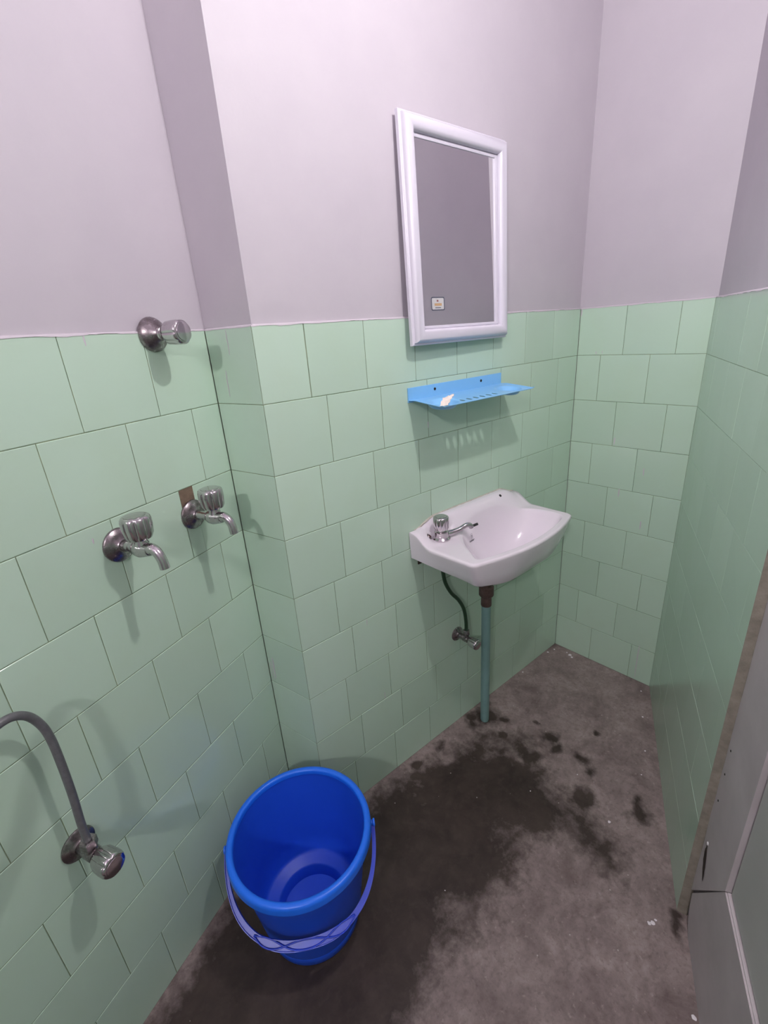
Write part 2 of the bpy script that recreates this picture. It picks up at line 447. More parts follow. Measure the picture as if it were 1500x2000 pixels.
# ------------------------------------------------------------------ floor
damp_poly = [(0.10, -0.02), (0.174, -0.018), (0.25, -0.045), (0.30, -0.05), (0.376, -0.055), (0.464, -0.06), (0.543, -0.095), (0.604, -0.167), (0.669, -0.213), (0.606, -0.266),
 (0.603, -0.315), (0.556, -0.414), (0.553, -0.495), (0.525, -0.600), (0.471, -0.615), (0.46, -0.558), (0.455, -0.48), (0.415, -0.425), (0.313, -0.436),
 (0.193, -0.446), (0.127, -0.445), (0.07, -0.448), (0.007, -0.443), (-0.056, -0.467), (-0.12, -0.50), (-0.5, -0.8), (-2.6, -1.9), (-2.6, -1.0), (-0.6, -0.15), (-0.05, 0.12), (-0.01, 0.0)]
blots = [(0.713, -0.254, .030), (0.692, -0.305, .028), (0.721, -0.386, .026), (0.707, -0.436, .020), (0.589, -0.444, .040), (0.705, -0.56, .022), (0.658, -0.59, .028), (0.68, -0.575, .02),
 (0.617, -0.249, .04), (0.862, -0.364, .012), (0.562, -0.05, .035), (0.677, -0.112, .02), (0.635, -0.065, .055), (0.60, -0.02, .03), (0.70, -0.02, .02), (0.42, -0.03, .02), (0.30, -0.03, .02), (0.60, -0.16, .02), (0.75, -0.20, .012), (0.45, -0.755, .02), (0.48, -0.74, .02)]
def seg_d(px, py, a, b):
    vx, vy = b[0]-a[0], b[1]-a[1]; wx, wy = px-a[0], py-a[1]
    t = max(0, min(1, (wx*vx + wy*vy) / (vx*vx + vy*vy + 1e-12)))
    return math.hypot(wx - t*vx, wy - t*vy)
def inside(px, py):
    r = False; n = len(damp_poly)
    for i in range(n):
        (x1, y1), (x2, y2) = damp_poly[i], damp_poly[i-1]
        if (y1 > py) != (y2 > py) and px < (x2-x1)*(py-y1)/(y2-y1) + x1: r = not r
    return r
def damp(x, y):
    ox, oy = x, y
    for f_, a_ in ((9, 0.028), (24, 0.016), (60, 0.008)):
        x += noise.noise(Vector((ox*f_, oy*f_, 3.3))) * a_; y += noise.noise(Vector((ox*f_, oy*f_, 8.8))) * a_
    n = len(damp_poly)
    d = min(seg_d(x, y, damp_poly[i], damp_poly[i-1]) for i in range(n))
    sd = d if inside(x, y) else -d
    v = 0.5 + sd / 0.17
    # dry islands inside the damp area, as scuffed by feet
    for cx, cy, r in ((0.37, -0.33, .045), (0.45, -0.27, .03), (0.50, -0.18, .03), (0.58, -0.23, .02), (0.10, -0.36, .03), (0.25, -0.16, .03), (0.40, -0.10, .02)):
        if r: v -= 0.38 * math.exp(-((x-cx)**2 + (y-cy)**2) / (2*r*r))
    v = max(-0.2, min(1.1, v))
    for cx, cy, r in blots:
        v = max(v, 1.0 - 0.55 * math.hypot(x-cx, y-cy) / r)
    return v
bm = bmesh.new()
fc = [Lend - nL*TH - dL*TH, Lr - nL*TH, V2(Br.x+TH+0.02, Lr.y+0.108), Rr + V2(TH+0.05, -0.05), rw(0.05, -TH), rw(JAMB, -TH-0.05), rw(DOOR_END, -TH-0.05), Rend - nR*TH - dR*TH]
prism(bm, fc, -0.06, -0.002)
gx0, gx1, gy0, gy1, st = -0.95, 1.21, -1.14, 0.16, 0.009
nx = int((gx1-gx0)/st); ny = int((gy1-gy0)/st); vg = {}
# the fine grid is laid out along the room so that it stays inside the walls
def room_pt(i, k):
    x = gx0 + (gx1-gx0) * i / nx
    ylo = RY + (x-RX)*math.tan(RA) - D - 0.0
    if x < 0.55: ylo -= 0.06
    yhi = D if x >= 0 else LY + (x-LX)*math.tan(LA) + D
    if -0.0388 < x < 0: yhi = max(D, LY * (-x) / 0.0388 + D)
    if x > BX: yhi = min(yhi, -(x-BX)/(RX-BX)*0.384)
    return x, ylo + (yhi-ylo) * k / ny
for i in range(nx+1):
    for k in range(ny+1):
        x, y = room_pt(i, k); vg[i, k] = bm.verts.new((x, y, 0.0))
for i in range(nx):
    for k in range(ny): bm.faces.new((vg[i,k], vg[i+1,k], vg[i+1,k+1], vg[i,k+1]))
# the rest of the floor behind the camera
x0_ = room_pt(0, 0); x1_ = room_pt(0, ny)
bm.faces.new([bm.verts.new((p[0], p[1], 0.0)) for p in (x0_, x1_, tuple(Lend + dL*0.0), tuple(Rend))])
me = bpy.data.meshes.new('floor'); bmesh.ops.recalc_face_normals(bm, faces=bm.faces[:]); bm.to_mesh(me); bm.free()
at = me.attributes.new('damp', 'FLOAT', 'POINT')
at.data.foreach_set('value', [damp(v.co.x, v.co.y) if v.co.z > -0.001 else 0.5 for v in me.vertices])
me.materials.append(M['floor'])
floor_ = struct(bpy.data.objects.new('floor', me)); C.objects.link(floor_)
for p in me.polygons:
    if p.normal.z < 0 and abs(p.center.z) < 1e-4: p.flip()
# paint flecks dried onto the cement
bm = bmesh.new()
for x, y, r in ((0.587,-0.536,.0045),(0.423,-0.711,.004),(0.430,-0.716,.005),(0.440,-0.718,.003),(0.324,-0.838,.005),(1.158,-0.085,.007),(1.145,-0.02,.004),(1.163,-0.068,.003),(1.150,-0.098,.005),(1.154,-0.375,.003),(0.507,-0.335,.002),(1.033,-0.433,.003),(0.895,-0.5,.003),(0.80,-0.53,.002),(0.66,-0.40,.002),(0.12,-0.35,.0015),(1.11,-0.012,.004),(0.93,-0.012,.003)):
    n_ = 9; ph = random.random() * 6
    ring = [bm.verts.new((x + r*(0.7+0.5*random.random())*math.cos(ph + 2*PI*i/n_), y + r*(0.7+0.5*random.random())*math.sin(ph + 2*PI*i/n_), 0.0004)) for i in range(n_)]
    top = bm.verts.new((x, y, 0.0015))
    for i in range(n_): bm.faces.new((ring[i], ring[(i+1) % n_], top))
obj('dried_paint_flecks', bm, M['paint'], floor_)

# ------------------------------------------------------------------ door in the right wall
door = bpy.data.objects.new('door_1', None); C.objects.link(door); struct(door)
door.location = (R.x, R.y, 0); door.rotation_euler = (0, 0, RA)
# local: x along the wall (negative towards the camera), y into the room
FD = -0.015; JI = -0.940; SZ = 0.325
bm = bmesh.new()
# hinge-side jamb: bottom end mitred down to the sill, ragged outer edge
N = 40; zs = [0.095 + (2.04-0.095)*i/N for i in range(N+1)]
front_o, front_i, back_o, back_i = [], [], [], []
for i, z in enumerate(zs):
    rag = noise.noise(Vector((z*18, 9.3, 2))) * 0.0035 + noise.noise(Vector((z*60, 1.3, 2))) * 0.0012
    zi = max(z, SZ) if i else SZ
    zi = SZ + (2.04 - SZ) * i / N
    front_o.append(bm.verts.new((JAMB - 0.004 + rag, FD, z))); front_i.append(bm.verts.new((JI, FD, zi)))
    back_o.append(bm.verts.new((JAMB - 0.008, -TH + 0.01, z))); back_i.append(bm.verts.new((JI, -TH + 0.01, zi)))
for i in range(N):
    bm.faces.new((front_i[i], front_o[i], front_o[i+1], front_i[i+1]))
    bm.faces.new((front_o[i], back_o[i], back_o[i+1], front_o[i+1]))
    bm.faces.new((back_o[i], back_i[i], back_i[i+1], back_o[i+1]))
    bm.faces.new((back_i[i], front_i[i], front_i[i+1], back_i[i+1]))
bm.faces.new((front_i[0], back_i[0], back_o[0], front_o[0])); bm.faces.new((front_i[-1], front_o[-1], back_o[-1], back_i[-1]))
obj('jamb', bm, M['wood'], door)
# bottom rail of the frame, its end mitred under the jamb
bm = bmesh.new()
g = 0.0013
xe = DOOR_END + 0.01
top_l = [(JI, SZ - g), (JAMB - 0.012, 0.095 - g), (JAMB - 0.016, 0.06), (JAMB - 0.026, 0.025), (JAMB - 0.045, 0.0), (xe, 0.0), (xe, SZ - g)]
fv = [bm.verts.new((x, FD - 0.001, z)) for x, z in top_l]; bv = [bm.verts.new((x, -TH + 0.01, z)) for x, z in top_l]
bm.faces.new(fv); bm.faces.new(bv[::-1])
for i in range(len(fv)):
    bm.faces.new((fv[i], fv[(i+1) % len(fv)], bv[(i+1) % len(fv)], bv[i]))
bmesh.ops.bevel(bm, geom=[e for e in bm.edges if abs(e.verts[0].co.z - e.verts[1].co.z) < 1e-6 and e.verts[0].co.z > 0.2 and e.verts[0].co.y > -0.05 and e.verts[1].co.y > -0.05], offset=0.003, segments=2, affect='EDGES')
obj('bottom_rail', bm, M['wood'], door)
bm = bmesh.new(); box(bm, xe, xe + 0.1, -TH + 0.01, FD, SZ, 2.04); obj('jamb', bm, M['wood'], door)
bm = bmesh.new(); box(bm, xe, JAMB - 0.008, -TH + 0.01, FD, 2.04, 2.08); obj('head_rail', bm, M['wood'], door)
bm = bmesh.new(); box(bm, xe + 0.1 + 0.003, JI - 0.003, -0.075, -0.0235, SZ + 0.002, 2.038, bev=0.002)
leaf = obj('door_leaf', bm, M['leaf'], door)
bm = bmesh.new(); box(bm, xe + 0.1, JI, -0.082, -0.076, SZ, 2.04); obj('door_stop', bm, M['rot'], door)
# chipped rotten patch and nail head on the jamb
bm = bmesh.new()
K = 9; la, lb = [], []
for i in range(K + 1):
    z = 0.195 + i * 0.080 / K
    xc = JAMB - 0.050 + 0.022 * i / K; ww = 0.013 * math.sin(PI * (0.06 + 0.9 * i / K)) + random.uniform(-0.001, 0.002)
    la.append(bm.verts.new((xc - 0.4*ww, FD + 0.0006, z))); lb.append(bm.verts.new((xc + ww, FD + 0.0006, z)))
for i in range(K): bm.faces.new((la[i], la[i+1], lb[i+1], lb[i]))
obj('rotten_patch', bm, M['rot'], door)
bm = bmesh.new(); lathe(bm, [(0, 0.004), (0.002, 0.003)], (JAMB - 0.028, FD, 0.281), (0, 1, 0), n=8); obj('paint_blob', bm, M['paint'], door)
for (dx, z) in ((-0.022, 0.40), (-0.020, 0.47), (-0.019, 0.53)):
    bm = bmesh.new(); lathe(bm, [(0, 0.0022), (0.0008, 0.002)], (JAMB + dx, FD, z), (0, 1, 0), n=8); obj('nail_hole', bm, M['hole'], door)

# ------------------------------------------------------------------ fittings on walls
def wall_frame_left(s, z): p = L + dL * s; return (p.x, p.y, z), LA + PI          # local x: towards the camera side, y: into the room
def wall_frame_sink(x, z): return (x, 0, z), PI

def knob_vertical(bm, o, r=0.0225, h=0.036, lobes=8, axis=(0, 0, 1)):
    lathe(bm, [(0, r*0.50), (0.002, r*0.80, 0.3), (0.008, r*0.94, 1), (h*0.55, r*1.0, 1), (h*0.82, r*1.0, 1), (h*0.93, r*0.95, 0.6), (h*0.985, r*0.86, 0.15), (h, r*0.78)], o, axis, n=64, lobes=lobes, amp=0.13)
    lathe(bm, [(h-0.0006, r*0.70), (h+0.0012, r*0.69), (h+0.0016, r*0.60)], o, axis, n=32)

def bib_tap(label, s, z, loc_rot, group):
    loc, rz = loc_rot
    t = thing('wall_tap', label, 'tap', loc, rz, group)
    bm = bmesh.new(); lathe(bm, [(0.0003, 0.031), (0.003, 0.031), (0.005, 0.0295), (0.009, 0.021), (0.014, 0.0125), (0.016, 0.0115)], (0, 0, 0), (0, 1, 0), n=40)
    obj('wall_flange', bm, M['dull_chrome'], t, smooth=True, auto=40)
    bm = bmesh.new()
    tube(bm, [(0, 0.012, 0), (0, 0.03, 0.0), (0, 0.045, -0.001)], 0.0095, n=20, radii=[0.0105, 0.0088, 0.0095])
    tube(bm, [(0, 0.043, -0.001), (0, 0.052, 0.0), (0, 0.067, 0.0), (0, 0.080, 0.001)], 0.012, n=20, radii=[0.0100, 0.0145, 0.0160, 0.0130, 0.0108])
    lathe(bm, [(0, 0.0135), (0.010, 0.0125), (0.016, 0.0105), (0.020, 0.0105)], (0, 0.062, 0.0), (0, 0, 1), n=24)
    obj('body', bm, M['chrome'], t, smooth=True, auto=50)
    bm = bmesh.new()
    tube(bm, [(0, 0.074, 0.001), (0, 0.085, 0.003), (0, 0.096, -0.003), (0, 0.1025, -0.016), (0, 0.1045, -0.031)], 0.0075, n=20, radii=[0.0115, 0.0095, 0.0086, 0.0082, 0.0086])
    obj('spout', bm, M['chrome'], t, smooth=True, auto=60)
    bm = bmesh.new(); knob_vertical(bm, (0, 0.062, 0.019), r=0.0252, h=0.042)
    obj('knob', bm, M['chrome'], t, smooth=True, auto=35)
    return t
bib_tap('chrome wall tap further from the corner, on the intact tile', 0, 0, wall_frame_left(-0.304, 1.000), 'chrome wall taps')
bib_tap('chrome wall tap nearer the corner, below the brown broken tile patch', 0, 0, wall_frame_left(-0.132, 0.992), 'chrome wall taps')

# concealed stop valve at the top edge of the tiles
loc, rz = wall_frame_left(-0.131, 1.344)
t = thing('shower_valve', 'round chrome valve knob on a domed flange at the top edge of the tiles', 'valve', loc, rz)
bm = bmesh.new(); lathe(bm, [(0.0003, 0.030), (0.004, 0.030), (0.009, 0.0275), (0.016, 0.022), (0.022, 0.0145), (0.026, 0.0125)], (0, 0, 0), (0, 1, 0), n=40)
obj('wall_flange', bm, M['dull_chrome'], t, smooth=True, auto=60)
bm = bmesh.new(); lathe(bm, [(0.018, 0.0125), (0.030, 0.012), (0.031, 0.0105), (0.040, 0.0105)], (0, 0, 0), (0, 1, 0), n=28)
obj('spindle_sleeve', bm, M['chrome'], t, smooth=True, auto=40)
bm = bmesh.new(); knob_vertical(bm, (0, 0.038, 0), r=0.0215, h=0.040, axis=(0, 1, 0))
obj('knob', bm, M['chrome'], t, smooth=True, auto=35)

def angle_valve(label, loc, rz, group=None, scale=1.0, dark='dull_chrome'):
    t = thing('angle_valve', label, 'valve', loc, rz, group)
    S = scale
    bm = bmesh.new(); lathe(bm, [(0.0003, 0.029*S), (0.003, 0.029*S), (0.005, 0.027*S), (0.008, 0.016*S), (0.012, 0.0125*S)], (0, 0, 0), (0, 1, 0), n=36)
    obj('wall_flange', bm, M[dark], t, smooth=True, auto=40)
    bm = bmesh.new()
    lathe(bm, [(0.010, 0.0115*S), (0.030, 0.0115*S), (0.031, 0.013*S), (0.052, 0.013*S), (0.053, 0.010*S), (0.060, 0.010*S)], (0, 0, 0), (0, 1, 0), n=28)
    lathe(bm, [(0.006, 0.0105*S), (0.020, 0.010*S)], (0, 0.041, 0), (0, 0, 1), n=24)
    obj('body', bm, M[dark], t, smooth=True, auto=40)
    bm = bmesh.new()
    lathe(bm, [(0.018, 0.0125*S), (0.019, 0.0135*S), (0.032, 0.0135*S), (0.034, 0.0115*S)], (0, 0.041, 0), (0, 0, 1), n=6)
    obj('outlet_nut', bm, M[dark], t)
    bm = bmesh.new(); knob_vertical(bm, (0, 0.056, 0), r=0.0215*S, h=0.040*S, axis=(0, 1, 0))
    obj('knob', bm, M['chrome'], t, smooth=True, auto=35)
    return t
locA, rzA = wall_frame_left(-0.528, 0.528)
angle_valve('chrome angle valve low on the left wall with the grey hose rising from it', locA, rzA)
locB, rzB = wall_frame_sink(0.556, 0.372)
angle_valve('small chrome angle valve under the basin, beside the drain pipe', locB, rzB, scale=0.85)

# grey hose from the lower left valve, looping up and out to the left
def lw3(s, d, z): p = L + dL * s + nL * d; return (p.x, p.y, z)
bm = bmesh.new()
tube(bm, [lw3(-0.528, 0.041, 0.558), lw3(-0.528, 0.043, 0.60), lw3(-0.524, 0.044, 0.66), lw3(-0.521, 0.043, 0.725), lw3(-0.520, 0.041, 0.775), lw3(-0.524, 0.040, 0.808), lw3(-0.536, 0.040, 0.836), lw3(-0.556, 0.041, 0.850), lw3(-0.582, 0.043, 0.848), lw3(-0.615, 0.045, 0.828), lw3(-0.66, 0.05, 0.78), lw3(-0.71, 0.05, 0.70), lw3(-0.76, 0.04, 0.62), lw3(-0.80, 0.022, 0.58), lw3(-0.82, 0.0085, 0.57)], 0.0062, n=16)
h = obj('hose', bm, M['hose_gray'], None, smooth=True)
h['label'] = 'grey flexible hose arching up from the low left valve and out of the picture'; h['category'] = 'hose'

# ------------------------------------------------------------------ wash basin
# local coordinates: u = x - 0.61, v = distance from the wall, z up
SX = 0.610
def bp(u, v, z): return (SX + u, -v, z)
outline_pts = [(-0.243, 0.002), (-0.240, 0.06), (-0.235, 0.13), (-0.230, 0.190), (-0.2285, 0.208), (-0.220, 0.219), (-0.205, 0.2235), (-0.15, 0.239), (-0.08, 0.252), (0, 0.257), (0.08, 0.252), (0.15, 0.239), (0.205, 0.2235), (0.220, 0.219), (0.2285, 0.208), (0.230, 0.190), (0.228, 0.13), (0.226, 0.06), (0.225, 0.002)]
bowl_pts = [(-0.193, 0.198), (-0.172, 0.160), (-0.140, 0.110), (-0.095, 0.066), (-0.040, 0.048), (0.03, 0.043), (0.11, 0.050), (0.17, 0.080), (0.196, 0.125), (0.203, 0.175), (0.190, 0.204), (0.13, 0.222), (0.06, 0.233), (0, 0.236), (-0.07, 0.232), (-0.14, 0.219), (-0.18, 0.209)]
CU, CV = 0.015, 0.135
def ray_poly(poly, th):
    dx, dy = math.cos(th), math.sin(th); best = None
    n = len(poly)
    for i in range(n):
        ax_, ay = poly[i][0]-CU, poly[i][1]-CV; bx_, by = poly[(i+1) % n][0]-CU, poly[(i+1) % n][1]-CV
        ex, ey = bx_-ax_, by-ay; den = dx*ey - dy*ex
        if abs(den) < 1e-12: continue
        t = (ax_*ey - ay*ex)/den; s = (ax_*dy - ay*dx)/den
        if t > 0 and -1e-9 <= s <= 1+1e-9 and (best is None or t > best): best = t
    return best
out_poly = [(p.x, p.y) for p in spline([(a, b, 0) for a, b in outline_pts], 6)]
bowl_poly = [(p.x, p.y) for p in closed_spline([(a, b, 0) for a, b in bowl_pts], 6)]
corner_angles = [math.atan2(0.002-CV, -0.243-CU), math.atan2(0.002-CV, 0.225-CU)]
NA = 160
ths = [2*PI*i/NA - PI for i in range(NA)]
for ca in corner_angles:
    k = min(range(NA), key=lambda i: abs(ths[i]-ca)); ths[k] = ca
ro = [ray_poly(out_poly, t_) for t_ in ths]; rb = [ray_poly(bowl_poly, t_) for t_ in ths]
RIM = 0.770
def ledge(u, v):
    au = abs(u)
    k = 1 - sstep(0.014, 0.078, v)
    endk = 1 - 0.42 * sstep(0.150, 0.222, au)
    return 0.053 * k * endk
def top_z(u, v): return RIM + ledge(u, v) * sstep(0.024, 0.050, math.hypot(u + 0.166, v - 0.050))
basin = thing('wash_basin', 'white ceramic wall-hung wash basin below the blue shelf', 'wash basin', (SX, 0, RIM))
def bz(o): o.location = (-SX, 0, -RIM); return o
bm = bmesh.new(); rings = []
def ring(fr, fz):
    r_ = []
    for i, t_ in enumerate(ths):
        r = fr(i); u, v = CU + r*math.cos(t_), CV + r*math.sin(t_)
        v = max(v, 0.0015)
        r_.append(bm.verts.new(bp(u, v, fz(u, v, i))))
    rings.append(r_)
def bot_z(u, v): return 0.722 - 0.030 * sstep(0.0, 0.2, v) - 0.020 * sstep(0.10, 0.24, v) * (1 - sstep(0.08, 0.22, abs(u)))
def inset(i, k, v_keep=True):
    t_ = ths[i]; return ro[i] - k * (0.10 + 0.90 * sstep(0.0, 0.19, CV + ro[i]*math.sin(t_)))
ring(lambda i: 0.03, lambda u, v, i: 0.612)
ring(lambda i: rb[i]*0.45, lambda u, v, i: 0.632)
ring(lambda i: rb[i]*0.80, lambda u, v, i: 0.684)
ring(lambda i: inset(i, 0.050), lambda u, v, i: bot_z(u, v) + 0.022)
ring(lambda i: inset(i, 0.038), lambda u, v, i: bot_z(u, v) + 0.002)
ring(lambda i: inset(i, 0.034), lambda u, v, i: bot_z(u, v))
ring(lambda i: inset(i, 0.029), lambda u, v, i: bot_z(u, v) + 0.004)
ring(lambda i: inset(i, 0.017), lambda u, v, i: bot_z(u, v) * 0.62 + top_z(u, v) * 0.38)
ring(lambda i: inset(i, 0.006), lambda u, v, i: bot_z(u, v) * 0.28 + top_z(u, v) * 0.72)
ring(lambda i: inset(i, 0.0005), lambda u, v, i: top_z(u, v) - 0.009)
ring(lambda i: inset(i, 0.0), lambda u, v, i: top_z(u, v) - 0.0055)
ring(lambda i: inset(i, 0.0018), lambda u, v, i: top_z(u, v) - 0.0018)
ring(lambda i: inset(i, 0.0055), lambda u, v, i: top_z(u, v))
for k in (0.1, 0.2, 0.3, 0.4, 0.5, 0.6, 0.7, 0.8, 0.9, 1.0):
    ring(lambda i, k=k: (ro[i]-0.0065)*(1-k) + (rb[i]*1.015)*k, lambda u, v, i: top_z(u, v))
def bowl_dep(f): return -0.118 * (1 - f**2.6)
for f in (0.995, 0.98, 0.96, 0.93, 0.89, 0.84, 0.78, 0.70, 0.61, 0.51, 0.41, 0.31, 0.22, 0.15):
    ring(lambda i, f=f: rb[i]*f, lambda u, v, i, f=f: (RIM + (top_z(u, v) - RIM) * sstep(0.70, 1.0, f)) - 0.0015 + bowl_dep(f) * 1.0)
bm.faces.new(rings[0]); bm.faces.new(rings[-1])
for a, b in zip(rings, rings[1:]):
    for i in range(NA): bm.faces.new((a[i], a[(i+1) % NA], b[(i+1) % NA], b[i]))
basin_body = bz(obj('basin_body', bm, M['ceramic'], basin, smooth=True, auto=75))
# drain fitting in the bowl
bm = bmesh.new(); lathe(bm, [(0.0, 0.024), (0.003, 0.024), (0.004, 0.020), (0.0015, 0.016), (0.0005, 0.004)], bp(CU, CV, RIM - 0.1185), (0, 0, 1), n=32)
bz(obj('drain_grate', bm, M['chrome'], basin, smooth=True, auto=40))
# dark fixing hole in the raised back, and a small factory mark
bm = bmesh.new(); lathe(bm, [(-0.003, 0.0045), (0.0010, 0.0045)], (0.7324, -0.0291, 0.8155), (0, -0.67, 0.75), n=16)
bz(obj('tap_hole', bm, M['hole'], basin))
# sealant line against the wall
bm = bmesh.new()
prev = None
for i in range(41):
    u = -0.224 + 0.448*i/40; z = top_z(u, 0.002) - 0.001 + noise.noise(Vector((u*60, 0, 0)))*0.0015
    a = bm.verts.new(bp(u, 0.0005, z + 0.0035)); b = bm.verts.new(bp(u, 0.0055, z - 0.0005)); c = bm.verts.new(bp(u, 0.0005, z - 0.004))
    if prev: bm.faces.new((prev[0], a, b, prev[1])); bm.faces.new((prev[1], b, c, prev[2]))
    prev = (a, b, c)
bz(obj('sealant', bm, M['caulk'], basin, smooth=True))
bm = bmesh.new()
for u in (-0.205, 0.205):
    bm = bmesh.new()
    box(bm, SX+u-0.010, SX+u+0.010, -0.040, -0.001, 0.706, 0.713); box(bm, SX+u-0.010, SX+u+0.010, -0.004, -0.001, 0.692, 0.713)
    bz(obj('wall_bracket', bm, M['iron'], basin))
# ring hanging from the underside
bm = bmesh.new(); o_ = Vector((0.482, -0.185, 0.672)); tube(bm, [o_ + Vector((0.006*math.cos(a*PI/6), 0, 0.006*math.sin(a*PI/6))) for a in range(13)], 0.0013, n=8, sub=2)
bz(obj('chain_ring', bm, M['iron'], basin, smooth=True))
# maker's mark printed inside the bowl: a tall H with the name below
from mathutils.bvhtree import BVHTree
_me = basin_body.data
_bvh = BVHTree.FromPolygons([v.co.copy() for v in _me.vertices], [tuple(p.vertices) for p in _me.polygons])
MARK_H = (0.5581, -0.0613, 0.744); MARK_T = (0.5545, -0.0655, 0.7325)
def print_text(body, size, P, name, ext=0.0, sx=1.0, rot=0.0):
    cu = bpy.data.curves.new('mark', 'FONT'); cu.body = body; cu.size = size; cu.align_x = 'CENTER'; cu.align_y = 'CENTER'; cu.offset = ext
    tmp = bpy.data.objects.new('mark', cu); C.objects.link(tmp)
    dg = bpy.context.evaluated_depsgraph_get(); me = bpy.data.meshes.new_from_object(tmp.evaluated_get(dg))
    bpy.data.objects.remove(tmp); bm = bmesh.new(); bm.from_mesh(me)
    bmesh.ops.triangulate(bm, faces=bm.faces[:])
    P0, N0 = _bvh.find_nearest(Vector(P))[:2]
    if N0.z < 0: N0 = -N0
    ex = Vector((math.cos(rot), math.sin(rot), 0)); ex = (ex - N0 * ex.dot(N0)).normalized(); ey = N0.cross(ex)
    for v in bm.verts:
        q = P0 + ex * (v.co.x * sx) + ey * v.co.y
        h, n_, _, _ = _bvh.find_nearest(q)
        if n_.z < 0: n_ = -n_
        v.co = h + n_ * 0.0005
    o = obj(name, bm, M['ink'], basin); bz(o); return o
print_text('H', 0.021, MARK_H, 'maker_emblem', 0.0, 0.62)
print_text('hindware', 0.0082, MARK_T, 'maker_name', 0.00025)

# pillar tap on the basin deck
TU, TV = -0.166, 0.050
tz = RIM + 0.0004
bt = thing('basin_tap', 'small chrome pillar tap with swan spout on the basin deck', 'tap', (SX+TU, -TV, tz))
bm = bmesh.new(); lathe(bm, [(0, 0.025), (0.004, 0.0255), (0.006, 0.0235), (0.009, 0.0205), (0.018, 0.020), (0.019, 0.0205), (0.024, 0.0200), (0.026, 0.0155), (0.030, 0.014)], (0, 0, 0), (0, 0, 1), n=36)
obj('body', bm, M['chrome'], bt, smooth=True, auto=40)
bm = bmesh.new(); tube(bm, [(0.010, -0.006, 0.014), (0.028, -0.014, 0.015), (0.050, -0.023, 0.020), (0.068, -0.030, 0.028), (0.080, -0.034, 0.026), (0.085, -0.036, 0.018)], 0.006, n=16, radii=[0.0100, 0.0080, 0.0070, 0.0068, 0.0072, 0.0070])
obj('spout', bm, M['chrome'], bt, smooth=True, auto=60)
bm = bmesh.new(); tube(bm, [(0.083, -0.036, 0.021), (0.103, -0.043, 0.025)], 0.0038, n=12, smoothed=False)
obj('nozzle', bm, M['rubber'], bt, smooth=True, auto=60)
bm = bmesh.new(); knob_vertical(bm, (0, 0, 0.028), r=0.0225, h=0.040)
obj('knob', bm, M['chrome'], bt, smooth=True, auto=35)
PL, PN = _bvh.find_nearest(Vector((0.413, -0.036, 0.785)))[:2]
if PN.z < 0: PN = -PN
bm = bmesh.new(); lathe(bm, [(-0.002, 0.0095), (0.002, 0.0090), (0.003, 0.006)], PL, PN, n=24)
bz(obj('hole_plug', bm, M['dull_chrome'], basin, smooth=True, auto=40))
bm = bmesh.new(); lathe(bm, [(0.002, 0.0050), (0.0042, 0.0046)], PL, PN, n=18)
bz(obj('plug_cap', bm, plain('dark_red_cap', srgb(86, 38, 40), 0.6), basin))

# supply hose under the basin
bm = bmesh.new()
tube(bm, [(SX+TU, -TV+0.002, 0.688), (0.452, -0.045, 0.66), (0.462, -0.044, 0.62), (0.487, -0.043, 0.575), (0.520, -0.042, 0.535), (0.545, -0.041, 0.49), (0.555, -0.041, 0.44), (0.556, -0.041, 0.404)], 0.0058, n=14)
h = obj('hose', bm, M['hose_green'], None, smooth=True)
h['label'] = 'dark green supply hose hanging under the basin down to the small valve'; h['category'] = 'hose'

# waste pipe
PX, PY = 0.624, -0.066
wp = thing('waste_pipe', 'upright teal drain pipe from the basin down to the floor', 'pipe', (PX, PY, 0))
bm = bmesh.new(); lathe(bm, [(0.002, 0.0135), (0.006, 0.0148), (0.012, 0.0150), (0.485, 0.0150)], (0, 0, 0), (0, 0, 1), n=28)
obj('pipe_body', bm, M['pvc'], wp, smooth=True, auto=40)
bm = bmesh.new(); lathe(bm, [(0.480, 0.0160), (0.482, 0.0170), (0.512, 0.0165), (0.516, 0.0205), (0.520, 0.0235), (0.548, 0.0235), (0.552, 0.0175), (0.575, 0.0175)], (0, 0, 0), (0, 0, 1), n=28)
obj('waste_coupling', bm, M['brown_metal'], wp, smooth=True, auto=40)
bm = bmesh.new(); tube(bm, [(0, 0, 0.565), (0.0, -0.010, 0.590), (0.0, -0.035, 0.603), (CU-(PX-SX), -(CV+PY)+0.012, 0.607)], 0.012, n=18)
obj('waste_elbow', bm, M['brown_metal'], wp, smooth=True)

# ------------------------------------------------------------------ blue shelf
SL, SR, SDEP = 0.3865, 0.757, 0.122
sh = thing('wall_shelf', 'light blue plastic wall shelf with two dished corners above the basin', 'shelf', ((SL+SR)/2, 0, 1.157))
def shl(o): o.location = (-(SL+SR)/2, 0, -1.157); return o
bm = bmesh.new(); box(bm, SL, SR, -0.004, -0.0002, 1.150, 1.186, bev=0.0008)
shl(obj('back_plate', bm, M['shelf_blue'], sh))
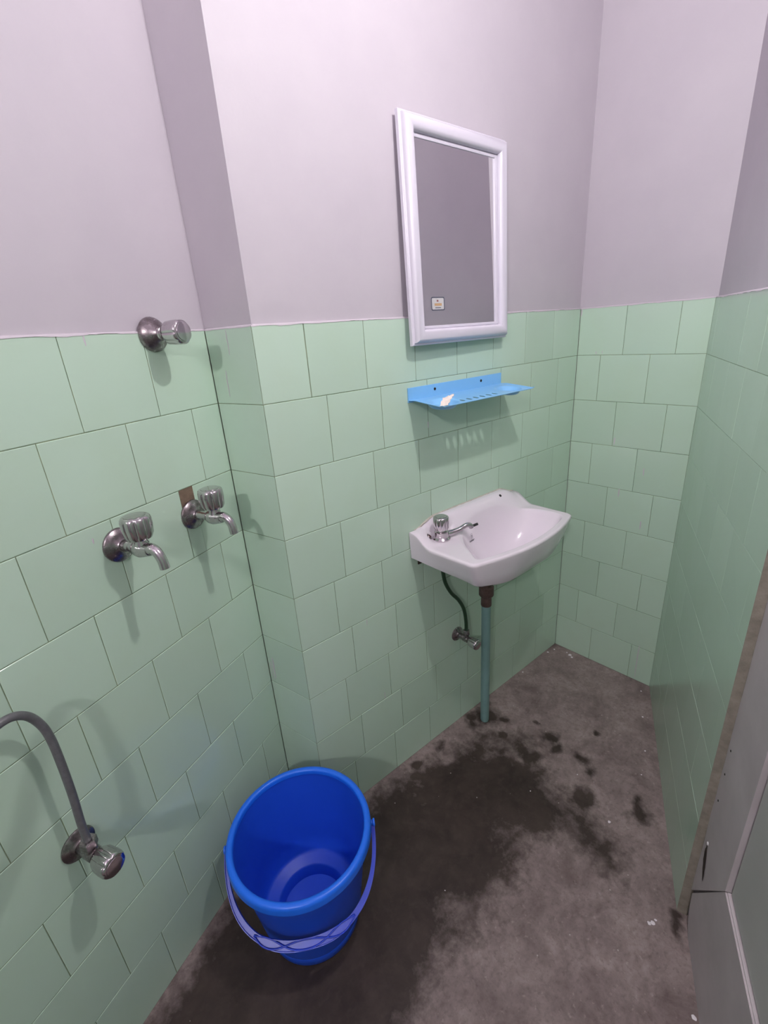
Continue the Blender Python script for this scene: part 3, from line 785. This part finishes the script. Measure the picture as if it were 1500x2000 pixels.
# tray: height-field with two soap recesses, front lip dipping at the corners and six drain holes
def tray_z(x, v):
    z = 1.1560 - 0.10 * v
    for cx, cv, rx, rv in ((SL + 0.058, 0.066, 0.048, 0.040), (SR - 0.050, 0.066, 0.042, 0.038)):
        q = math.sqrt(((x-cx)/rx)**2 + ((v-cv)/rv)**2)
        z -= 0.013 * (1 - sstep(0.62, 1.0, q))
    z += 0.004 * sstep(SDEP-0.012, SDEP, v)
    z += 0.0035 * (1 - sstep(0.0, 0.010, min(x-SL, SR-x))) * sstep(0.0, 0.03, v)
    return z
bm = bmesh.new()
cell = 0.0017; NX = int((SR-SL)/cell); NY = int(SDEP/cell); G = {}
hxs = [0.492 + 0.0256*i for i in range(6)]; hv = 0.088
def hole(x, v): return any(((x-hx)/0.0058)**2 + ((v-hv)/0.0095)**2 < 1 for hx in hxs)
corner_cut = lambda x, v: 0
for i in range(NX+1):
    for k in range(NY+1):
        x = SL + (SR-SL)*i/NX; v = 0.002 + (SDEP-0.002)*k/NY
        # rounded front corners and a slightly bowed front
        fx = 1 - 0.03 * ((x-(SL+SR)/2)/((SR-SL)/2))**6
        G[i, k] = (x, v*fx)
tv = {}
def gv(i, k):
    if (i, k) not in tv:
        x, v = G[i, k]; tv[i, k] = bm.verts.new((x, -v, tray_z(x, v)))
    return tv[i, k]
for i in range(NX):
    for k in range(NY):
        x = (G[i, k][0]+G[i+1, k][0])/2; v = (G[i, k][1]+G[i, k+1][1])/2
        if hole(x, v): continue
        bm.faces.new((gv(i, k), gv(i+1, k), gv(i+1, k+1), gv(i, k+1)))
bmesh.ops.recalc_face_normals(bm, faces=bm.faces[:])
tray = obj('tray', bm, M['shelf_blue'], sh, smooth=True, auto=50)
md = tray.modifiers.new('thickness', 'SOLIDIFY'); md.thickness = 0.0011; md.offset = 0
shl(tray)
for x, z in ((0.480, 1.1735), (0.665, 1.1735)):
    bm = bmesh.new(); lathe(bm, [(0, 0.0036), (0.0012, 0.0034), (0.0018, 0.002)], (x, -0.004, z), (0, -1, 0), n=14); shl(obj('screw', bm, M['hole'], sh, smooth=True, auto=40))
# bit of white paper lying on the shelf
bm = bmesh.new(); NP = 12
gp = {}
ca, sa = math.cos(math.radians(52)), math.sin(math.radians(52))
for i in range(NP+1):
    for k in range(5):
        a, b = i*0.056/NP, (k-2)*0.0060*(1 - 0.12*math.sin(i*1.7))
        x = 0.398 + a*0.70 - b*0.35; v = 0.114 - a*0.28 - b*0.8
        z = tray_z(x, v) + 0.0030 + 0.0035*abs(noise.noise(Vector((a*130, b*160, 5)))) + 0.40*a + 0.002*math.sin(PI*i/NP)
        gp[i, k] = bm.verts.new((x, -v, z))
for i in range(NP):
    for k in range(4): bm.faces.new((gp[i, k], gp[i+1, k], gp[i+1, k+1], gp[i, k+1]))
pp = obj('paper_scrap', bm, M['paper'], None)
md = pp.modifiers.new('thickness', 'SOLIDIFY'); md.thickness = 0.0012
pp['label'] = 'small crumpled white paper scrap lying on the blue shelf'; pp['category'] = 'paper'

# ------------------------------------------------------------------ mirror
# hangs nearly flat, its foot standing off the wall on the tile edge
mr = bpy.data.objects.new('wall_mirror', None); C.objects.link(mr); mr.empty_display_size = 0.05
mr['label'] = 'rectangular mirror in a white moulded plastic frame, foot over the tile edge'; mr['category'] = 'mirror'
tilt = math.atan(0.035)
GX0, GX1, GZ0, GZ1 = 0.4245, 0.7085, 1.3235, 1.7050
mid = Vector(((GX0+GX1)/2, 0, (GZ0+GZ1)/2))
mr.location = (mid.x, -(0.009 + 0.035 * (1.72 - mid.z)), mid.z)
mr.rotation_euler = (-tilt, 0, math.radians(1.0))
# local: x right, y towards the wall (+), z up ; glass front at y=0
W2, H2 = (GX1-GX0)/2, (GZ1-GZ0)/2
def sweep_frame(bm, prof):
    """prof: list of (outward distance from glass edge, y). Mitred rectangular sweep."""
    cs = [(-1, -1), (1, -1), (1, 1), (-1, 1)]; rr = []
    for o_, y in prof: rr.append([bm.verts.new((sx*(W2+o_), y, sz*(H2+o_))) for sx, sz in cs])
    n_ = len(rr)
    for a in range(n_):
        A, B_ = rr[a], rr[(a+1) % n_]
        for i in range(4): bm.faces.new((A[i], A[(i+1) % 4], B_[(i+1) % 4], B_[i]))
FWd = 0.0395
prof = [(-0.003, 0.004), (-0.003, -0.0020), (0.0005, -0.0035), (0.0030, -0.0035), (0.0045, -0.0020)]
for i in range(13):
    a = PI * i / 12; prof.append((0.0045 + (FWd-0.0105)/2 * (1 - math.cos(a)), -0.0045 - 0.0135*math.sin(a)**0.8))
prof += [(FWd-0.0045, -0.0030), (FWd-0.0015, -0.0030), (FWd, -0.0015), (FWd, 0.0065), (FWd-0.003, 0.0075), (-0.003, 0.0075)]
bm = bmesh.new(); sweep_frame(bm, prof)
obj('frame', bm, M['white_plastic'], mr, smooth=True, auto=32)
bm = bmesh.new(); box(bm, -W2-0.002, W2+0.002, 0.0, 0.003, -H2-0.002, H2+0.002)
obj('mirror_glass', bm, M['mirror'], mr)
bm = bmesh.new(); box(bm, -W2-0.002, W2+0.002, 0.0032, 0.0060, -H2-0.002, H2+0.002)
obj('backing_board', bm, M['iron'], mr)
# sticker in the lower left of the glass
def rrect(bm, cx, cz, w_, h_, r, y, mi=0, n=5, hole=None):
    pts = []
    for qx, qz, a0 in ((1, 1, 0), (-1, 1, 90), (-1, -1, 180), (1, -1, 270)):
        for i in range(n+1):
            a = math.radians(a0 + 90*i/n); pts.append((cx + qx*(w_/2-r) + r*math.cos(a), cz + qz*(h_/2-r) + r*math.sin(a)))
    vs1 = [bm.verts.new((x, y, z)) for x, z in pts]
    if hole is None:
        f = bm.faces.new(vs1); f.material_index = mi
    return vs1
STX, STZ, SW_, SH_ = -W2 + 0.055, -H2 + 0.0515, 0.046, 0.030
bm = bmesh.new()
rrect(bm, STX, STZ, SW_, SH_, 0.004, -0.0004, 0)
a = rrect(bm, STX, STZ, SW_, SH_, 0.004, -0.0006, hole=1); b = rrect(bm, STX, STZ, SW_-0.0045, SH_-0.0042, 0.003, -0.0006, hole=1)
for i in range(len(a)):
    f = bm.faces.new((a[i], a[(i+1) % len(a)], b[(i+1) % len(b)], b[i])); f.material_index = 1
def patch(x0, x1, z0, z1, mi):
    f = bm.faces.new([bm.verts.new(p) for p in ((STX+x0, -0.0007, STZ+z0), (STX+x1, -0.0007, STZ+z0), (STX+x1, -0.0007, STZ+z1), (STX+x0, -0.0007, STZ+z1))]); f.material_index = mi
patch(-0.012, 0.013, -0.0045, 0.0010, 2); patch(-0.004, 0.002, 0.0045, 0.0085, 3); patch(-0.010, 0.010, -0.0098, -0.0082, 1)
obj('sticker', bm, [M['sticker'], M['sticker_edge'], M['sticker_gold'], plain('sticker_red_print', srgb(150, 96, 100), 0.5)], mr)

# ------------------------------------------------------------------ bucket
BCX, BCY = -0.150, -0.166
bk = thing('bucket', 'blue plastic bucket with its handle down, in the corner on the floor', 'bucket', (BCX, BCY, 0))
Rt, Rb, Hh = 0.150, 0.112, 0.296
bm = bmesh.new()
th_ = 0.0022
po = [(0.0, 0.092), (0.0, Rb-0.004), (0.004, Rb-0.001), (0.030, Rb+0.003), (0.032, Rb+0.002)] + [(z, Rb + (Rt-Rb)*z/Hh) for z in (0.05, 0.1, 0.15, 0.2, 0.235)] + [(0.236, Rt-0.0055), (0.262, Rt-0.002), (0.264, Rt-0.0015), (0.287, Rt)]
pi_ = [(0.287, Rt-th_), (0.2, Rb+(Rt-Rb)*0.2/Hh-th_), (0.1, Rb+(Rt-Rb)*0.1/Hh-th_), (0.052, Rb+(Rt-Rb)*0.05/Hh-th_), (0.048, Rb-0.000), (0.045, Rb-0.004), (0.042, Rb-0.028), (0.038, Rb-0.032), (0.009, Rb-0.036), (0.006, 0.02)]
lathe(bm, [p for p in po] + pi_, (0, 0, 0), (0, 0, 1), n=96, cap0=True, cap1=True)
obj('bucket_body', bm, M['blue'], bk, smooth=True, auto=40)
bm = bmesh.new()
rim = [(Rt-0.0045, 0.284), (Rt-0.0045, 0.292), (Rt-0.003, 0.2955), (Rt+0.001, 0.297), (Rt+0.006, 0.2965), (Rt+0.0095, 0.294), (Rt+0.0110, 0.289), (Rt+0.0115, 0.277), (Rt+0.0095, 0.277), (Rt+0.0085, 0.287), (Rt+0.0005, 0.288), (Rt+0.0002, 0.284)]
n_ = 96; rg = []
for r, z in rim: rg.append([bm.verts.new((r*math.cos(2*PI*i/n_), r*math.sin(2*PI*i/n_), z)) for i in range(n_)])
for a in range(len(rg)):
    A, B_ = rg[a], rg[(a+1) % len(rg)]
    for i in range(n_): bm.faces.new((A[i], A[(i+1) % n_], B_[(i+1) % n_], B_[i]))
obj('rim', bm, M['blue_rim'], bk, smooth=True, auto=50)
# handle: a flat strap hanging down on the room side
hax = Vector((0.854, -0.520, 0)).normalized(); hout = Vector((-0.520, -0.854, 0)).normalized()
down = (hout * 0.150 + Vector((0, 0, -0.108))); HL = down.length; down.normalize()
nrm = hax.cross(down).normalized()
if nrm.z < 0: nrm = -nrm
piv = Vector((0, 0, 0.268)); HR = Rt + 0.014
hb = bmesh.new(); NS = 72; secs = []
for i in range(NS+1):
    a = PI * i / NS
    ca_, sa_ = math.cos(a), math.sin(a)
    c = piv + hax * (HR * (abs(ca_)**0.85) * (1 if ca_ > 0 else -1)) + down * (HL * sa_**0.85)
    secs.append(c)
cen = list(secs)
for i in range(NS+1):
    t_ = (cen[min(i+1, NS)] - cen[max(i-1, 0)]).normalized()
    rad = t_.cross(nrm).normalized()
    if rad.dot(cen[i]-piv) < 0: rad = -rad
    wv = 0.0042 + 0.0018 * sstep(0.08, 0.25, i/NS) * (1 - sstep(0.75, 0.92, i/NS)) + 0.0034 * sstep(0.30, 0.42, i/NS) * (1 - sstep(0.58, 0.70, i/NS))
    ft = 0.0014                                      # flange thickness of the channel-shaped strap
    hb_pts = [(-wv, -0.0045), (-wv, 0.0045), (-wv+ft, 0.0045), (-wv+ft, 0.0010), (wv-ft, 0.0010), (wv-ft, 0.0045), (wv, 0.0045), (wv, -0.0045)]
    secs[i] = [hb.verts.new(secs[i] + rad*a_ + nrm*b_) for a_, b_ in hb_pts]
for a, b in zip(secs, secs[1:]):
    for j in range(8): hb.faces.new((a[j], a[(j+1) % 8], b[(j+1) % 8], b[j]))
hb.faces.new(secs[0][::-1]); hb.faces.new(secs[-1])
hnd = obj('handle', hb, M['handle_blue'], bk)
# grip ribs on the handle: crossing leaf-shaped ridges
gb = bmesh.new()
def hpt(u, side, lift):
    a = PI * u; ca_, sa_ = math.cos(a), math.sin(a)
    f = lambda aa: piv + hax * (HR * (abs(math.cos(aa))**0.85) * (1 if math.cos(aa) > 0 else -1)) + down * (HL * abs(math.sin(aa))**0.85)
    c = f(a); t_ = (f(a+0.01) - f(a-0.01)).normalized(); rad = t_.cross(nrm).normalized()
    if rad.dot(c-piv) < 0: rad = -rad
    return c + rad*side + nrm*lift
for ph in (0, PI):
    tube(gb, [hpt(0.30 + 0.40*k/16, 0.0078*math.sin(ph + 2*PI*1.5*k/16), 0.0036) for k in range(17)], 0.0016, n=8, sub=3)
obj('grip_rib', gb, M['handle_blue'], hnd, smooth=True)
for sg in (-1, 1):
    bm = bmesh.new(); lathe(bm, [(-0.006, 0.006), (0.004, 0.006), (0.006, 0.0085), (0.009, 0.0085), (0.010, 0.007)], piv + hax*sg*(Rt+0.010), hax*sg, n=20)
    obj('handle_pivot', bm, M['blue_rim'], bk, smooth=True, auto=40)

# ------------------------------------------------------------------ lamps on the right wall, above and behind the view
def lamp(label, p, mat, rad, axis=None):
    P = Vector((p[0], p[1])); d = (P - R).dot(nR) + D
    t = thing('wall_lamp', label, 'lamp', p, RA)
    if axis is None:                                   # round globe
        bm = bmesh.new(); bmesh.ops.create_uvsphere(bm, u_segments=20, v_segments=12, radius=rad)
        obj('bulb', bm, mat, t, smooth=True)
        bm = bmesh.new(); lathe(bm, [(rad + 0.002, 0.011), (rad + 0.004, 0.013), (rad + 0.03, 0.016), (d - 0.016, 0.019), (d - 0.015, 0.032), (d - 0.0002, 0.034)], (0, 0, 0), (0, -1, 0), n=24)
        obj('holder', bm, M['white_plastic'], t, smooth=True, auto=40)
    else:                                              # bulb that shines forward out of an opaque white body
        bm = bmesh.new(); lathe(bm, [(0.0, rad*0.98), (rad*0.25, rad*0.93), (rad*0.45, rad*0.78), (rad*0.58, rad*0.5), (rad*0.64, rad*0.2)], (0, 0, 0), (0, 1, 0), n=28, cap0=False)
        obj('bulb', bm, mat, t, smooth=True)
        bm = bmesh.new(); lathe(bm, [(0.0005, rad), (0.004, rad*1.04), (0.03, rad*0.86), (0.052, 0.0150), (0.058, 0.0150), (0.06, 0.019), (d - 0.016, 0.020), (d - 0.015, 0.032), (d - 0.0002, 0.034)], (0, 0, 0), (0, -1, 0), n=28)
        obj('holder', bm, M['white_plastic'], t, smooth=True, auto=40)
lamp('bulb in a white holder on the wall above the door', LAMP_A, M['bulb'], LAMP_A_R)
lamp('round globe lamp at the far end of the right wall', LAMP_B, M['bulb_far'], LAMP_B_R)
